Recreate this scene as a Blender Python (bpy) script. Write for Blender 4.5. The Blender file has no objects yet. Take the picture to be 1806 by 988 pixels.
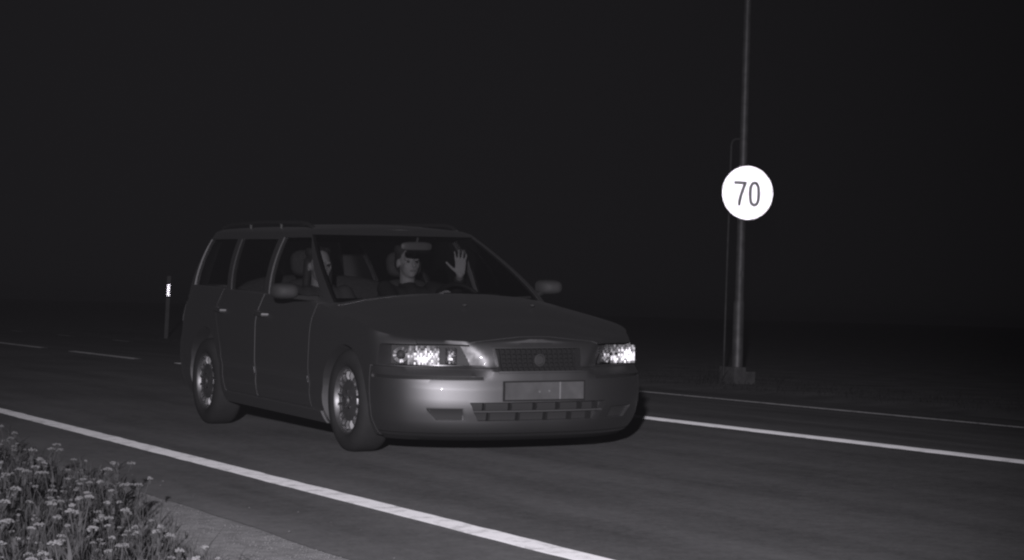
import bpy, bmesh, math, random
from mathutils import Vector, Matrix, noise

random.seed(7)
SC = bpy.context.scene
COL = SC.collection

# ------------------------------------------------------------------ camera
CAM = Vector((11.5499, -5.5842, 0.8892))
YAW, PITCH, ROLL, FPX = 2.675208, 0.0157774, 0.0286324, 3561.32
FW = Vector((math.cos(PITCH) * math.cos(YAW), math.cos(PITCH) * math.sin(YAW), math.sin(PITCH)))
R0 = Vector((math.sin(YAW), -math.cos(YAW), 0)); U0 = R0.cross(FW)
RT = R0 * math.cos(ROLL) + U0 * math.sin(ROLL)
UP = U0 * math.cos(ROLL) - R0 * math.sin(ROLL)
cam = bpy.data.cameras.new('camera'); cam.sensor_width = 36.0
cam.lens = 36.0 * FPX / 1806.0; cam.clip_start = 0.05; cam.clip_end = 6000
camo = bpy.data.objects.new('camera', cam); COL.objects.link(camo)
m = Matrix.Identity(4)
for i in range(3):
    m[i][0] = RT[i]; m[i][1] = UP[i]; m[i][2] = -FW[i]; m[i][3] = CAM[i]
camo.matrix_world = m
SC.camera = camo

# ------------------------------------------------------------------ night sky
world = bpy.data.worlds.new('World'); SC.world = world; world.use_nodes = True
bg = world.node_tree.nodes['Background']
bg.inputs['Color'].default_value = (0.93, 0.89, 1.0, 1)
bg.inputs['Strength'].default_value = 0.0028

# ------------------------------------------------------------------ the flash unit of the speed camera: the only lamp of the scene
fl = bpy.data.lights.new('flash_lamp', 'SPOT'); fl.energy = 6600; fl.color = (1.0, 0.965, 1.03)
fl.spot_size = math.radians(42); fl.spot_blend = 1.0; fl.shadow_soft_size = 0.07
flo = bpy.data.objects.new('flash_lamp', fl); COL.objects.link(flo)
flo.location = CAM - FW * 2.0 + UP * 0.95 - RT * 0.35
AIM = CAM + FW * 12 + RT * (-270 / FPX * 12) + UP * (-190 / FPX * 12)
flo.rotation_euler = (AIM - flo.location).to_track_quat('-Z', 'Y').to_euler()

SC.view_settings.view_transform = 'Standard'; SC.view_settings.look = 'None'
SC.view_settings.exposure = 0.0; SC.view_settings.gamma = 1.0
SC.render.engine = 'CYCLES'
SC.cycles.max_bounces = 8; SC.cycles.glossy_bounces = 6; SC.cycles.diffuse_bounces = 2
SC.cycles.transparent_max_bounces = 16; SC.cycles.volume_bounces = 0
SC.cycles.use_denoising = True
SC.cycles.pixel_filter_type = 'BLACKMAN_HARRIS'; SC.cycles.filter_width = 2.3      # soft lens of the camera

# ------------------------------------------------------------------ materials
def g(v): return (v, v * 0.99, v * 1.01, 1)

def mat(name, base, rough=0.6, metal=0.0, spec=0.5, coat=0.0, drough=0.0, bump=None, vary=None):
    m = bpy.data.materials.new(name); m.use_nodes = True
    nt = m.node_tree; b = nt.nodes['Principled BSDF']
    b.inputs['Base Color'].default_value = g(base)
    b.inputs['Roughness'].default_value = rough
    b.inputs['Metallic'].default_value = metal
    b.inputs['Specular IOR Level'].default_value = spec
    b.inputs['Coat Weight'].default_value = coat
    b.inputs['Coat Roughness'].default_value = 0.05
    b.inputs['Diffuse Roughness'].default_value = drough
    tc = nt.nodes.new('ShaderNodeTexCoord')
    if vary:
        sc, amt = vary
        n = nt.nodes.new('ShaderNodeTexNoise'); n.inputs['Scale'].default_value = sc; n.inputs['Detail'].default_value = 6
        r = nt.nodes.new('ShaderNodeValToRGB')
        r.color_ramp.elements[0].position = 0.3; r.color_ramp.elements[1].position = 0.72
        r.color_ramp.elements[0].color = g(base * (1 - amt)); r.color_ramp.elements[1].color = g(base * (1 + amt))
        nt.links.new(tc.outputs['Object'], n.inputs['Vector']); nt.links.new(n.outputs['Fac'], r.inputs['Fac'])
        nt.links.new(r.outputs['Color'], b.inputs['Base Color'])
    if bump:
        sc, st, dist = bump
        n = nt.nodes.new('ShaderNodeTexNoise'); n.inputs['Scale'].default_value = sc; n.inputs['Detail'].default_value = 3
        bp = nt.nodes.new('ShaderNodeBump'); bp.inputs['Strength'].default_value = st; bp.inputs['Distance'].default_value = dist
        nt.links.new(tc.outputs['Object'], n.inputs['Vector']); nt.links.new(n.outputs['Fac'], bp.inputs['Height'])
        nt.links.new(bp.outputs['Normal'], b.inputs['Normal'])
    return m

def asphalt_mat():
    m = bpy.data.materials.new('asphalt'); m.use_nodes = True
    nt = m.node_tree; b = nt.nodes['Principled BSDF']
    tc = nt.nodes.new('ShaderNodeTexCoord')
    mp = nt.nodes.new('ShaderNodeMapping'); mp.inputs['Scale'].default_value = (0.10, 1.0, 1.0)
    nt.links.new(tc.outputs['Object'], mp.inputs['Vector'])
    n1 = nt.nodes.new('ShaderNodeTexNoise'); n1.inputs['Scale'].default_value = 2.2; n1.inputs['Detail'].default_value = 4
    nt.links.new(mp.outputs['Vector'], n1.inputs['Vector'])
    n2 = nt.nodes.new('ShaderNodeTexNoise'); n2.inputs['Scale'].default_value = 55; n2.inputs['Detail'].default_value = 4
    nt.links.new(tc.outputs['Object'], n2.inputs['Vector'])
    n3 = nt.nodes.new('ShaderNodeTexNoise'); n3.inputs['Scale'].default_value = 0.8; n3.inputs['Detail'].default_value = 5
    nt.links.new(tc.outputs['Object'], n3.inputs['Vector'])
    a = nt.nodes.new('ShaderNodeMath'); a.operation = 'MULTIPLY_ADD'; a.inputs[1].default_value = 0.55
    nt.links.new(n1.outputs['Fac'], a.inputs[0])
    s = nt.nodes.new('ShaderNodeMath'); s.operation = 'MULTIPLY'; s.inputs[1].default_value = 0.25
    nt.links.new(n2.outputs['Fac'], s.inputs[0]); nt.links.new(s.outputs[0], a.inputs[2])
    a2 = nt.nodes.new('ShaderNodeMath'); a2.operation = 'MULTIPLY_ADD'; a2.inputs[1].default_value = 0.30
    nt.links.new(n3.outputs['Fac'], a2.inputs[0]); nt.links.new(a.outputs[0], a2.inputs[2])
    n4 = nt.nodes.new('ShaderNodeTexNoise'); n4.inputs['Scale'].default_value = 13; n4.inputs['Detail'].default_value = 5; n4.inputs['Roughness'].default_value = 0.75
    nt.links.new(tc.outputs['Object'], n4.inputs['Vector'])
    a3 = nt.nodes.new('ShaderNodeMath'); a3.operation = 'MULTIPLY_ADD'; a3.inputs[1].default_value = 0.45; nt.links.new(n4.outputs['Fac'], a3.inputs[0]); nt.links.new(a2.outputs[0], a3.inputs[2]); a2 = a3
    a4 = nt.nodes.new('ShaderNodeMath'); a4.operation = 'SUBTRACT'; a4.inputs[1].default_value = 0.225; nt.links.new(a3.outputs[0], a4.inputs[0]); a2 = a4
    r = nt.nodes.new('ShaderNodeValToRGB')
    r.color_ramp.elements[0].position = 0.38; r.color_ramp.elements[1].position = 0.72
    r.color_ramp.elements[0].color = g(0.034); r.color_ramp.elements[1].color = g(0.072)
    nt.links.new(a2.outputs[0], r.inputs['Fac']); nt.links.new(r.outputs['Color'], b.inputs['Base Color'])
    b.inputs['Roughness'].default_value = 0.95; b.inputs['Specular IOR Level'].default_value = 0.05
    b.inputs['Diffuse Roughness'].default_value = 1.0
    return m

def paint_mat(name, lo, hi):          # worn thermoplastic line paint
    m = bpy.data.materials.new(name); m.use_nodes = True
    nt = m.node_tree; b = nt.nodes['Principled BSDF']
    tc = nt.nodes.new('ShaderNodeTexCoord')
    n = nt.nodes.new('ShaderNodeTexNoise'); n.inputs['Scale'].default_value = 9; n.inputs['Detail'].default_value = 8; n.inputs['Roughness'].default_value = 0.7
    nt.links.new(tc.outputs['Object'], n.inputs['Vector'])
    r = nt.nodes.new('ShaderNodeValToRGB')
    r.color_ramp.elements[0].position = 0.28; r.color_ramp.elements[1].position = 0.5
    r.color_ramp.elements[0].color = g(lo); r.color_ramp.elements[1].color = g(hi)
    nt.links.new(n.outputs['Fac'], r.inputs['Fac']); nt.links.new(r.outputs['Color'], b.inputs['Base Color'])
    v = nt.nodes.new('ShaderNodeTexVoronoi'); v.inputs['Scale'].default_value = 90
    nt.links.new(tc.outputs['Object'], v.inputs['Vector'])
    bp = nt.nodes.new('ShaderNodeBump'); bp.inputs['Strength'].default_value = 0.15; bp.inputs['Distance'].default_value = 0.002; bp.invert = True
    nt.links.new(v.outputs['Distance'], bp.inputs['Height']); nt.links.new(bp.outputs['Normal'], b.inputs['Normal'])   # glass beads
    b.inputs['Roughness'].default_value = 0.9; b.inputs['Specular IOR Level'].default_value = 0.1
    b.inputs['Diffuse Roughness'].default_value = 1.0
    return m

def glass_mat(name, tint, ior=1.45):
    m = bpy.data.materials.new(name); m.use_nodes = True
    nt = m.node_tree; nt.nodes.clear()
    o = nt.nodes.new('ShaderNodeOutputMaterial'); mx = nt.nodes.new('ShaderNodeMixShader')
    t = nt.nodes.new('ShaderNodeBsdfTransparent'); t.inputs['Color'].default_value = (tint, tint, tint, 1)
    gl = nt.nodes.new('ShaderNodeBsdfGlossy'); gl.inputs['Roughness'].default_value = 0.03
    f = nt.nodes.new('ShaderNodeFresnel'); f.inputs['IOR'].default_value = ior
    ge = nt.nodes.new('ShaderNodeNewGeometry'); iv = nt.nodes.new('ShaderNodeMath'); iv.operation = 'SUBTRACT'; iv.inputs[0].default_value = 1.0
    ml = nt.nodes.new('ShaderNodeMath'); ml.operation = 'MULTIPLY'      # the back of a thin pane must not act as total reflection
    nt.links.new(ge.outputs['Backfacing'], iv.inputs[1]); nt.links.new(iv.outputs[0], ml.inputs[0]); nt.links.new(f.outputs[0], ml.inputs[1])
    nt.links.new(ml.outputs[0], mx.inputs[0]); nt.links.new(t.outputs[0], mx.inputs[1]); nt.links.new(gl.outputs[0], mx.inputs[2])
    nt.links.new(mx.outputs[0], o.inputs['Surface'])
    return m

M = {
    'asphalt': asphalt_mat(), 'line': paint_mat('worn_road_paint', .24, .53), 'line_old': paint_mat('old_road_paint', .07, .42), 'line_lit': paint_mat('lit_road_paint', .50, .88),  # last paint: flash returned by the beads is put into its pale colour
    'ground': mat('verge_soil', 0.07, 1.0, spec=0.0, drough=1.0, vary=(1.5, 0.35)),
    'gravel': mat('gravel', 0.11, 1.0, spec=0.05, drough=1.0, bump=(60, 0.6, 0.01), vary=(14, 0.25)),
    'stone': mat('gravel_stone', 0.2, 0.9, spec=0.1, vary=(3, 0.4)),
    'grass': mat('grass_blade', 0.055, 0.8, spec=0.12, vary=(2.5, 0.45)),
    'stem': mat('plant_stem', 0.06, 0.8, spec=0.15, vary=(4, 0.3)),
    'flower': mat('white_florets', 0.18, 0.9, spec=0.1, vary=(40, 0.25)),
    'paint': mat('metallic_car_paint', 0.26, 0.54, metal=1.0, coat=0.12, vary=(400, 0.05)),
    'black': mat('black_plastic', 0.025, 0.55, spec=0.3, bump=(300, 0.2, 0.001)),
    'dark': mat('dark_trim', 0.05, 0.7, spec=0.3),
    'slat': mat('grey_slat_plastic', 0.09, 0.6, spec=0.3),
    'cell': mat('intake_plastic', 0.045, 0.6, spec=0.3),
    'chrome': mat('chrome', 0.75, 0.16, metal=1.0),
    'reflector': mat('lamp_reflector', 0.42, 0.42, metal=1.0),
    'retro': mat('prismatic_sheeting', 0.95, 0.20, metal=1.0),
    'retro_bloom': mat('prismatic_sheeting_bloom', 0.42, 0.25, metal=1.0),  # black digits made grey and reflective, lens bloom put into their colour
    'rubber': mat('tyre_rubber', 0.034, 0.85, spec=0.2, bump=(120, 0.3, 0.002), vary=(6, 0.2)),
    'steel': mat('wheel_steel', 0.035, 0.7, metal=0.2),
    'alloy': mat('wheel_cover_silver', 0.26, 0.48, metal=0.85, vary=(30, 0.15)),
    'fabric': mat('seat_fabric', 0.10, 0.95, spec=0.05, vary=(60, 0.2)),
    'belt': mat('belt_webbing', 0.3, 0.8, spec=0.1),
    'skin': mat('skin', 0.42, 0.6, spec=0.25),
    'hair': mat('hair', 0.06, 0.6, spec=0.3, bump=(200, 0.5, 0.003)),
    'cloth': mat('dark_clothing', 0.06, 0.95, spec=0.05, bump=(40, 0.4, 0.006)),
    'cloth2': mat('grey_clothing', 0.11, 0.95, spec=0.05, bump=(40, 0.4, 0.006)),
    'eye': mat('eye_dark', 0.03, 0.2), 'lip': mat('lips', 0.28, 0.5),
    'plate': mat('plate_grey', 0.115, 0.7, spec=0.2, vary=(12, 0.18)),
    'plate2': mat('plate_light', 0.26, 0.6, spec=0.2),
    'galv': mat('galvanised_steel', 0.22, 0.55, metal=0.5, vary=(8, 0.25)),
    'galv_dull': mat('weathered_pipe', 0.10, 0.7, metal=0.3, vary=(8, 0.3)),
    'concrete': mat('concrete', 0.15, 0.95, spec=0.1, vary=(10, 0.3), bump=(40, 0.4, 0.01)),
    'signgrey': mat('sign_print_grey', 0.55, 0.6, spec=0.2),
    'signback': mat('sign_back_metal', 0.3, 0.5, metal=0.6),
    'post': mat('post_plastic', 0.2, 0.6, spec=0.3, vary=(5, 0.15)),
    'glass': glass_mat('window_glass', 0.72), 'lens': glass_mat('headlamp_lens', 0.93, 1.3),
}

# ------------------------------------------------------------------ helpers
def mesh_obj(name, verts, faces, material, parent=None, smooth=None):
    me = bpy.data.meshes.new(name); me.from_pydata([tuple(v) for v in verts], [], faces); me.update()
    bm = bmesh.new(); bm.from_mesh(me); bmesh.ops.recalc_face_normals(bm, faces=bm.faces); bm.to_mesh(me); bm.free()
    return wrap(name, me, material, parent, smooth)

def wrap(name, me, material, parent=None, smooth=None):
    o = bpy.data.objects.new(name, me); COL.objects.link(o)
    me.materials.clear()
    if material: me.materials.append(M[material])
    if smooth is not None: smooth_mesh(me, smooth)
    if parent: attach(o, parent)
    return o

def smooth_mesh(me, ang):
    for p in me.polygons: p.use_smooth = True
    me.set_sharp_from_angle(angle=math.radians(ang))

def attach(o, parent):
    o.parent = parent
    # every mesh is built in world coordinates, so only an Empty's own place has to be undone
    if parent.type == 'EMPTY': o.matrix_parent_inverse = Matrix.Translation(-Vector(parent.location))

def empty(name, loc, label, cat, group=None):
    o = bpy.data.objects.new(name, None); COL.objects.link(o); o.location = loc; o.empty_display_size = 0.2
    tag(o, label, cat, group); return o

def tag(o, label=None, cat=None, group=None, kind=None):
    if label: o['label'] = label
    if cat: o['category'] = cat
    if group: o['group'] = group
    if kind: o['kind'] = kind
    return o

class MB:
    def __init__(s): s.v = []; s.f = []
    def add(s, vs, fs):
        n = len(s.v); s.v += [Vector(v) for v in vs]; s.f += [tuple(i + n for i in f) for f in fs]
    def box(s, x0, x1, y0, y1, z0, z1):
        s.add([(x0,y0,z0),(x1,y0,z0),(x1,y1,z0),(x0,y1,z0),(x0,y0,z1),(x1,y0,z1),(x1,y1,z1),(x0,y1,z1)],
              [(0,3,2,1),(4,5,6,7),(0,1,5,4),(1,2,6,5),(2,3,7,6),(3,0,4,7)])
    def tube(s, pts, rad, seg=10, caps=True):
        pts = [Vector(p) for p in pts]; n = len(pts)
        if not hasattr(rad, '__len__'): rad = [rad] * n
        vs = []; prev = None
        for i, p in enumerate(pts):
            d = (pts[min(i+1, n-1)] - pts[max(i-1, 0)]).normalized()
            a = Vector((0,0,1)) if abs(d.z) < 0.9 else Vector((1,0,0))
            if prev is not None: a = prev
            u = d.cross(a).normalized(); w = u.cross(d).normalized(); prev = w
            for k in range(seg):
                t = 2 * math.pi * k / seg
                vs.append(p + (u * math.cos(t) + w * math.sin(t)) * rad[i])
        fs = []
        for i in range(n - 1):
            for k in range(seg):
                fs.append((i*seg+k, i*seg+(k+1)%seg, (i+1)*seg+(k+1)%seg, (i+1)*seg+k))
        if caps:
            fs.append(tuple(range(seg-1, -1, -1))); fs.append(tuple(range((n-1)*seg, n*seg)))
        s.add(vs, fs)
    def lathe(s, prof, c, axis='Y', seg=40, closed=True):
        # prof: list of (radius, offset along axis)
        vs = []; n = len(prof)
        for r, o in prof:
            for k in range(seg):
                t = 2 * math.pi * k / seg; a, b = r * math.cos(t), r * math.sin(t)
                p = {'Y': (a, o, b), 'Z': (a, b, o), 'X': (o, a, b)}[axis]
                vs.append(Vector(c) + Vector(p))
        fs = []
        for i in range(n if closed else n - 1):
            j = (i + 1) % n
            for k in range(seg):
                fs.append((i*seg+k, i*seg+(k+1)%seg, j*seg+(k+1)%seg, j*seg+k))
        if not closed:
            fs.append(tuple(range(seg-1, -1, -1))); fs.append(tuple(range((n-1)*seg, n*seg)))
        s.add(vs, fs)
    def prism(s, poly, axis, a0, a1):
        n = len(poly)
        def P(p, t): return {'Y': (p[0], t, p[1]), 'Z': (p[0], p[1], t), 'X': (t, p[0], p[1])}[axis]
        s.add([P(p, a0) for p in poly] + [P(p, a1) for p in poly],
              [tuple(range(n)), tuple(range(2*n-1, n-1, -1))] + [(i, (i+1) % n, n+(i+1) % n, n+i) for i in range(n)])
    def ellipsoid(s, c, r, seg=14, rings=9, rot=None):
        vs = []; c = Vector(c)
        for i in range(rings + 1):
            ph = math.pi * i / rings
            for k in range(seg):
                t = 2*math.pi*k/seg
                p = Vector((r[0]*math.sin(ph)*math.cos(t), r[1]*math.sin(ph)*math.sin(t), r[2]*math.cos(ph)))
                vs.append(c + (rot @ p if rot else p))
        fs = []
        for i in range(rings):
            for k in range(seg):
                fs.append((i*seg+k, i*seg+(k+1)%seg, (i+1)*seg+(k+1)%seg, (i+1)*seg+k))
        s.add(vs, fs)
    def capsule(s, a, b, ra, rb, seg=12):
        a, b = Vector(a), Vector(b); d = (b - a).normalized()
        pts = []; rad = []
        for i in range(1, 6):
            t = math.pi / 2 * (1 - i / 5); pts.append(a - d * ra * math.sin(t)); rad.append(max(ra * math.cos(t), 1e-4))
        for i in range(0, 5):
            t = math.pi / 2 * i / 5; pts.append(b + d * rb * math.sin(t)); rad.append(max(rb * math.cos(t), 1e-4))
        s.tube(pts, rad, seg)
    def build(s, name, material, parent=None, smooth=None, xf=None):
        vs = [xf @ v for v in s.v] if xf else s.v
        return mesh_obj(name, vs, s.f, material, parent, smooth)

def evaluated(o):
    dg = bpy.context.evaluated_depsgraph_get()
    return bpy.data.meshes.new_from_object(o.evaluated_get(dg))

def boolean(o, cutter_mb, op='DIFFERENCE'):
    c = cutter_mb.build('cutter', None)
    md = o.modifiers.new('b', 'BOOLEAN'); md.operation = op; md.solver = 'EXACT'; md.object = c
    me = evaluated(o); o.modifiers.clear()
    old = o.data; o.data = me; bpy.data.meshes.remove(old)
    cm = c.data; bpy.data.objects.remove(c); bpy.data.meshes.remove(cm)
    return o

def clone(o, name):
    c = o.copy(); c.data = o.data.copy(); c.name = name; COL.objects.link(c); return c

def lerp(a, b, t): return a + (b - a) * t
def sstep(a, b, x):
    t = min(1, max(0, (x - a) / (b - a))); return t * t * (3 - 2 * t)
def table(tb, x):
    if x <= tb[0][0]: return tb[0][1]
    for (a, fa), (b, fb) in zip(tb, tb[1:]):
        if x <= b: return lerp(fa, fb, (x - a) / (b - a))
    return tb[-1][1]
def catmull(P, per):
    out = []
    n = len(P)
    for i in range(n - 1):
        p0, p1, p2, p3 = P[max(i-1, 0)], P[i], P[i+1], P[min(i+2, n-1)]
        for k in range(per):
            t = k / per
            out.append(tuple(0.5 * (2*p1[j] + (p2[j]-p0[j])*t + (2*p0[j]-5*p1[j]+4*p2[j]-p3[j])*t*t + (3*p1[j]-p0[j]-3*p2[j]+p3[j])*t**3) for j in (0, 1)))
    out.append(tuple(P[-1])); return out

# ================================================================== SETTING
def sheet(name, x0, x1, y0, y1, z, material, nx=1, ny=1, zf=None):
    vs = []; fs = []
    for i in range(nx + 1):
        for j in range(ny + 1):
            x = lerp(x0, x1, i/nx); y = lerp(y0, y1, j/ny); vs.append((x, y, z + (zf(x, y) if zf else 0)))
    for i in range(nx):
        for j in range(ny):
            a = i*(ny+1)+j; fs.append((a, a+ny+1, a+ny+2, a+1))
    o = mesh_obj(name, vs, fs, material); o['kind'] = 'structure'
    return o

EDGE_N, EDGE_F, CROWN_Y, FALL = -2.72, 8.15, 2.55, 0.024      # asphalt limits, crown and crossfall of the road
def ZR(y): return FALL * (y + .87) if y < CROWN_Y else FALL * (CROWN_Y + .87) - FALL * (y - CROWN_Y)
def VZ(y): return lerp(ZR(EDGE_F) - .006, .0, sstep(EDGE_F, 9.1, y))
sheet('ground', -2000, 2000, -2000, 2000, -0.25, 'ground')
# far verge: rises from the asphalt to level ground
vs = []; fs = []; ys = [EDGE_F - .08 + .1 * i for i in range(14)] + [12, 30, 120, 700]; xs = [-700, -200] + [-80 + i for i in range(0, 111)] + [200]
for x in xs:
    for y in ys: vs.append((x, y, VZ(y) - .006 + (.02 * noise.noise(Vector((x, y * 2, 0))) if 8.5 < y < 13 and x > -100 else 0)))
for i in range(len(xs) - 1):
    for j in range(len(ys) - 1):
        a = i * len(ys) + j; fs.append((a, a + len(ys), a + len(ys) + 1, a + 1))
o = mesh_obj('far_verge', vs, fs, 'ground'); o['kind'] = 'structure'
# road with slightly ragged edges
vs = []; fs = []
xs = [-900, -400, -200, -120, -80, -60] + [-50 + 0.25 * i for i in range(0, 261)] + [40, 80, 200]
for x in xs:
    j = 0.035 * noise.noise(Vector((x * 1.3, 3, 0))) + 0.02 * noise.noise(Vector((x * 6, 9, 0)))
    k = 0.09 * noise.noise(Vector((x * 0.9, 17, 0))) + .04 * noise.noise(Vector((x * 4, 27, 0)))
    for y in (EDGE_N + j, EDGE_N + 0.4, 0, CROWN_Y, 6.7, EDGE_F + k): vs.append((x, y, ZR(y)))
for i in range(len(xs) - 1):
    for j in range(5):
        a = i * 6 + j; fs.append((a, a + 6, a + 7, a + 1))
road = mesh_obj('road', vs, fs, 'asphalt'); road['kind'] = 'structure'
sheet('gravel_shoulder', -60, 12, -3.75, EDGE_N + 0.12, ZR(EDGE_N) - .006, 'gravel', 120, 3)

def paint_line(name, x0, x1, yc, w, material='line_lit'):
    n = max(2, int((x1 - x0) / 0.12))
    vs = []; fs = []
    for i in range(n + 1):
        x = lerp(x0, x1, i / n)
        a = 0.010 * noise.noise(Vector((x * 4, yc, 0))) + .006 * noise.noise(Vector((x * 19, yc, 0))); b = 0.010 * noise.noise(Vector((x * 4, yc + 9, 0))) + .006 * noise.noise(Vector((x * 17, yc + 5, 0)))
        ya, yb = yc - w/2 + a, yc + w/2 + b
        for y, z in ((ya, 0.0), (ya, 0.004), (yb, 0.004), (yb, 0.0)): vs.append((x, y, ZR(y) + z))
    for i in range(n):
        for j in range(3):
            a = i*4+j; fs.append((a, a+4, a+5, a+1))
    o = mesh_obj(name, vs, fs, material); o['kind'] = 'structure'; return o

paint_line('edge_line', -45, 14, -1.91, 0.13, 'line')
paint_line('centre_line', -14.4, 14, 2.60, 0.20)
for k in range(7):
    x1 = -16.0 - k * 5.4
    paint_line('centre_line_dash', x1 - 3.6, x1, 2.47, 0.12, 'line_old')
paint_line('far_edge_line', -24.0, 14, 6.70, 0.11, 'line_old')
for k in range(5):
    x1 = -33.3 - k * 5.2
    paint_line('far_edge_line_dash', x1 - 1.35, x1, 7.35, 0.12, 'line_old')

# ================================================================== CAR
ROOT = empty('estate_car', (-1.378, 0, 0), 'metallic grey estate car with roof rails driving on the road with two people inside', 'car')
DIVE = Matrix.Translation((-1.378, 0, 0.286)) @ Matrix.Rotation(0.020, 4, 'Y') @ Matrix.Translation((1.378, 0, -0.3))

LOWB = catmull([(.93,0),(.924,.22),(.890,.43),(.812,.635),(.705,.778),(.575,.858),(.43,.893),(.2,.902),(-.1,.905),(-.7,.905),(-1.7,.905),
                (-2.7,.898),(-3.2,.88),(-3.5,.84),(-3.68,.74),(-3.76,.48),(-3.78,0)], 10)
FWID = [(.17,.90),(.20,.935),(.25,.965),(.30,.985),(.36,.992),(.45,1.0),(.52,1.0),(.60,.997),(.70,.992),(.78,.986),(.84,.972),(.90,.945),(.96,.915),(1.02,.88)]
OFFF = [(.17,.14),(.20,.075),(.24,.045),(.30,.022),(.352,.012),(.36,.0),(.495,.0),(.501,.007),(.53,.009),(.548,.014),(.60,.088),(.66,.098),(.72,.124),(.755,.150),(.78,.19)]
OFFR = [(.17,.18),(.25,.08),(.33,.02),(.42,.0),(.58,.0),(.62,.04),(.75,.06),(.9,.09),(1.02,.13)]
EDGEZ = [(-3.8,.985),(-3.3,1.0),(-1.7,.972),(-.7,.945),(-.4,.918),(0,.872),(.3,.835),(.55,.80),(.75,.77),(.95,.745)]
CROWN = [(-3.8,.02),(-.75,.02),(-.45,.05),(-.25,.075),(.1,.078),(.4,.066),(.6,.05),(.75,.028),(.82,.016),(.95,.0)]

class Loft:
    def half(s, z):
        key = round(z, 5)
        if key not in s.c: s.c[key] = s.make(z)
        return s.c[key]
    def pt(s, k, z):
        h = s.half(z); a = min(abs(k), len(h) - 1); i = min(int(a), len(h) - 2); t = a - i
        x = lerp(h[i][0], h[i+1][0], t); y = lerp(h[i][1], h[i+1][1], t)
        return Vector((x, y if k >= 0 else -y, z))
    def nrm(s, k, z):
        a = s.pt(k - 0.5, z) if abs(k) > 0.5 else s.pt(-0.5, z); b = s.pt(k + 0.5, z) if abs(k) > 0.5 else s.pt(0.5, z)
        d = b - a; n = Vector((d.y, -d.x, 0)).normalized()
        return n            # contour runs nose -> left side -> tail with +k: outward is to its left... fixed below
    def kx(s, z, x):
        h = s.half(z)
        for i in range(len(h) - 1):
            if h[i][0] >= x >= h[i+1][0] and h[i][0] > h[i+1][0]: return i + (h[i][0] - x) / (h[i][0] - h[i+1][0])
        return 0 if x > h[0][0] else len(h) - 1
    def ky(s, z, y):        # on the nose part
        h = s.half(z)
        for i in range(len(h) - 1):
            if h[i][1] <= y <= h[i+1][1] and h[i+1][1] > h[i][1]: return i + (y - h[i][1]) / (h[i+1][1] - h[i][1])
        return 0
    def block(s, ka, kb, z0, z1, di, do, na=14, nb=6):
        """closed slab that follows the surface; ka, kb: functions of z giving signed contour parameter"""
        mb = MB(); G = []
        for lay in (-di, do):
            for b in range(nb + 1):
                z = lerp(z0, z1, b / nb); A, B = ka(z), kb(z)
                for a in range(na + 1):
                    k = lerp(A, B, a / na); p = s.pt(k, z); n = s.nrm(k, z)
                    if n.dot(p - Vector((s.mid, 0, z))) < 0: n = -n
                    G.append(p + n * lay)
        W = na + 1; L = W * (nb + 1); F = []
        for b in range(nb):
            for a in range(na):
                i = b*W+a; F.append((i, i+1, i+W+1, i+W)); F.append((L+i, L+i+W, L+i+W+1, L+i+1))
        for a in range(na):
            F.append((a, L+a, L+a+1, a+1)); i = nb*W+a; F.append((i, i+1, L+i+1, L+i))
        for b in range(nb):
            i = b*W; F.append((i, i+W, L+i+W, L+i)); i = b*W+na; F.append((i, L+i, L+i+W, i+W))
        mb.add(G, F); return mb

class Lower(Loft):
    mid = -1.3
    def __init__(s): s.c = {}
    def make(s, z):
        w = table(FWID, z); of = table(OFFF, z); orr = table(OFFR, z); out = []
        for x, y in LOWB:
            xx = x - of * sstep(.15, .8, x) + orr * sstep(-3.2, -3.72, x)
            if x > .5:      # raised nose round the grille that narrows downwards
                cw = lerp(.335, .445, max(0, (z - .58) / .15) ** 1.5)
                xx += .048 * (1 - min(1, max(0, (y - cw + .012) / .085))) * sstep(.55, .585, z)
            # rub line / sill sculpting on the flanks
            yy = y * w
            if -3.3 < x < 0.2: yy -= 0.010 * math.exp(-((z - 0.44) / 0.035) ** 2) * sstep(.2, -.2, x)
            out.append((xx, yy))
        return out
class Green(Loft):
    mid = -2.3
    def __init__(s): s.c = {}
    def make(s, z):
        h = min(1, max(-0.2, (z - .93) / .475))
        hp = max(h, 0); xf = lerp(-.30, -1.155, hp ** 1.12 if h > 0 else h); xr = lerp(-3.745, -3.60, h); W = lerp(.805, .632, hp ** 1.7 if h > 0 else h)
        if z > 1.405: W -= 0.045; xf -= .06; xr += .05
        return catmull([(xf,0),(xf-.012,.3*W),(xf-.05,.62*W),(xf-.12,.86*W),(xf-.22,.955*W),(xf-.42,.99*W),(xf-.8,1.0*W),(-2.4,1.0*W),
                        (-3.0,.985*W),(xr+.3,.955*W),(xr+.08,.86*W),(xr+.01,.5*W),(xr,0)], 6)
LOW, GRN = Lower(), Green()

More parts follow.
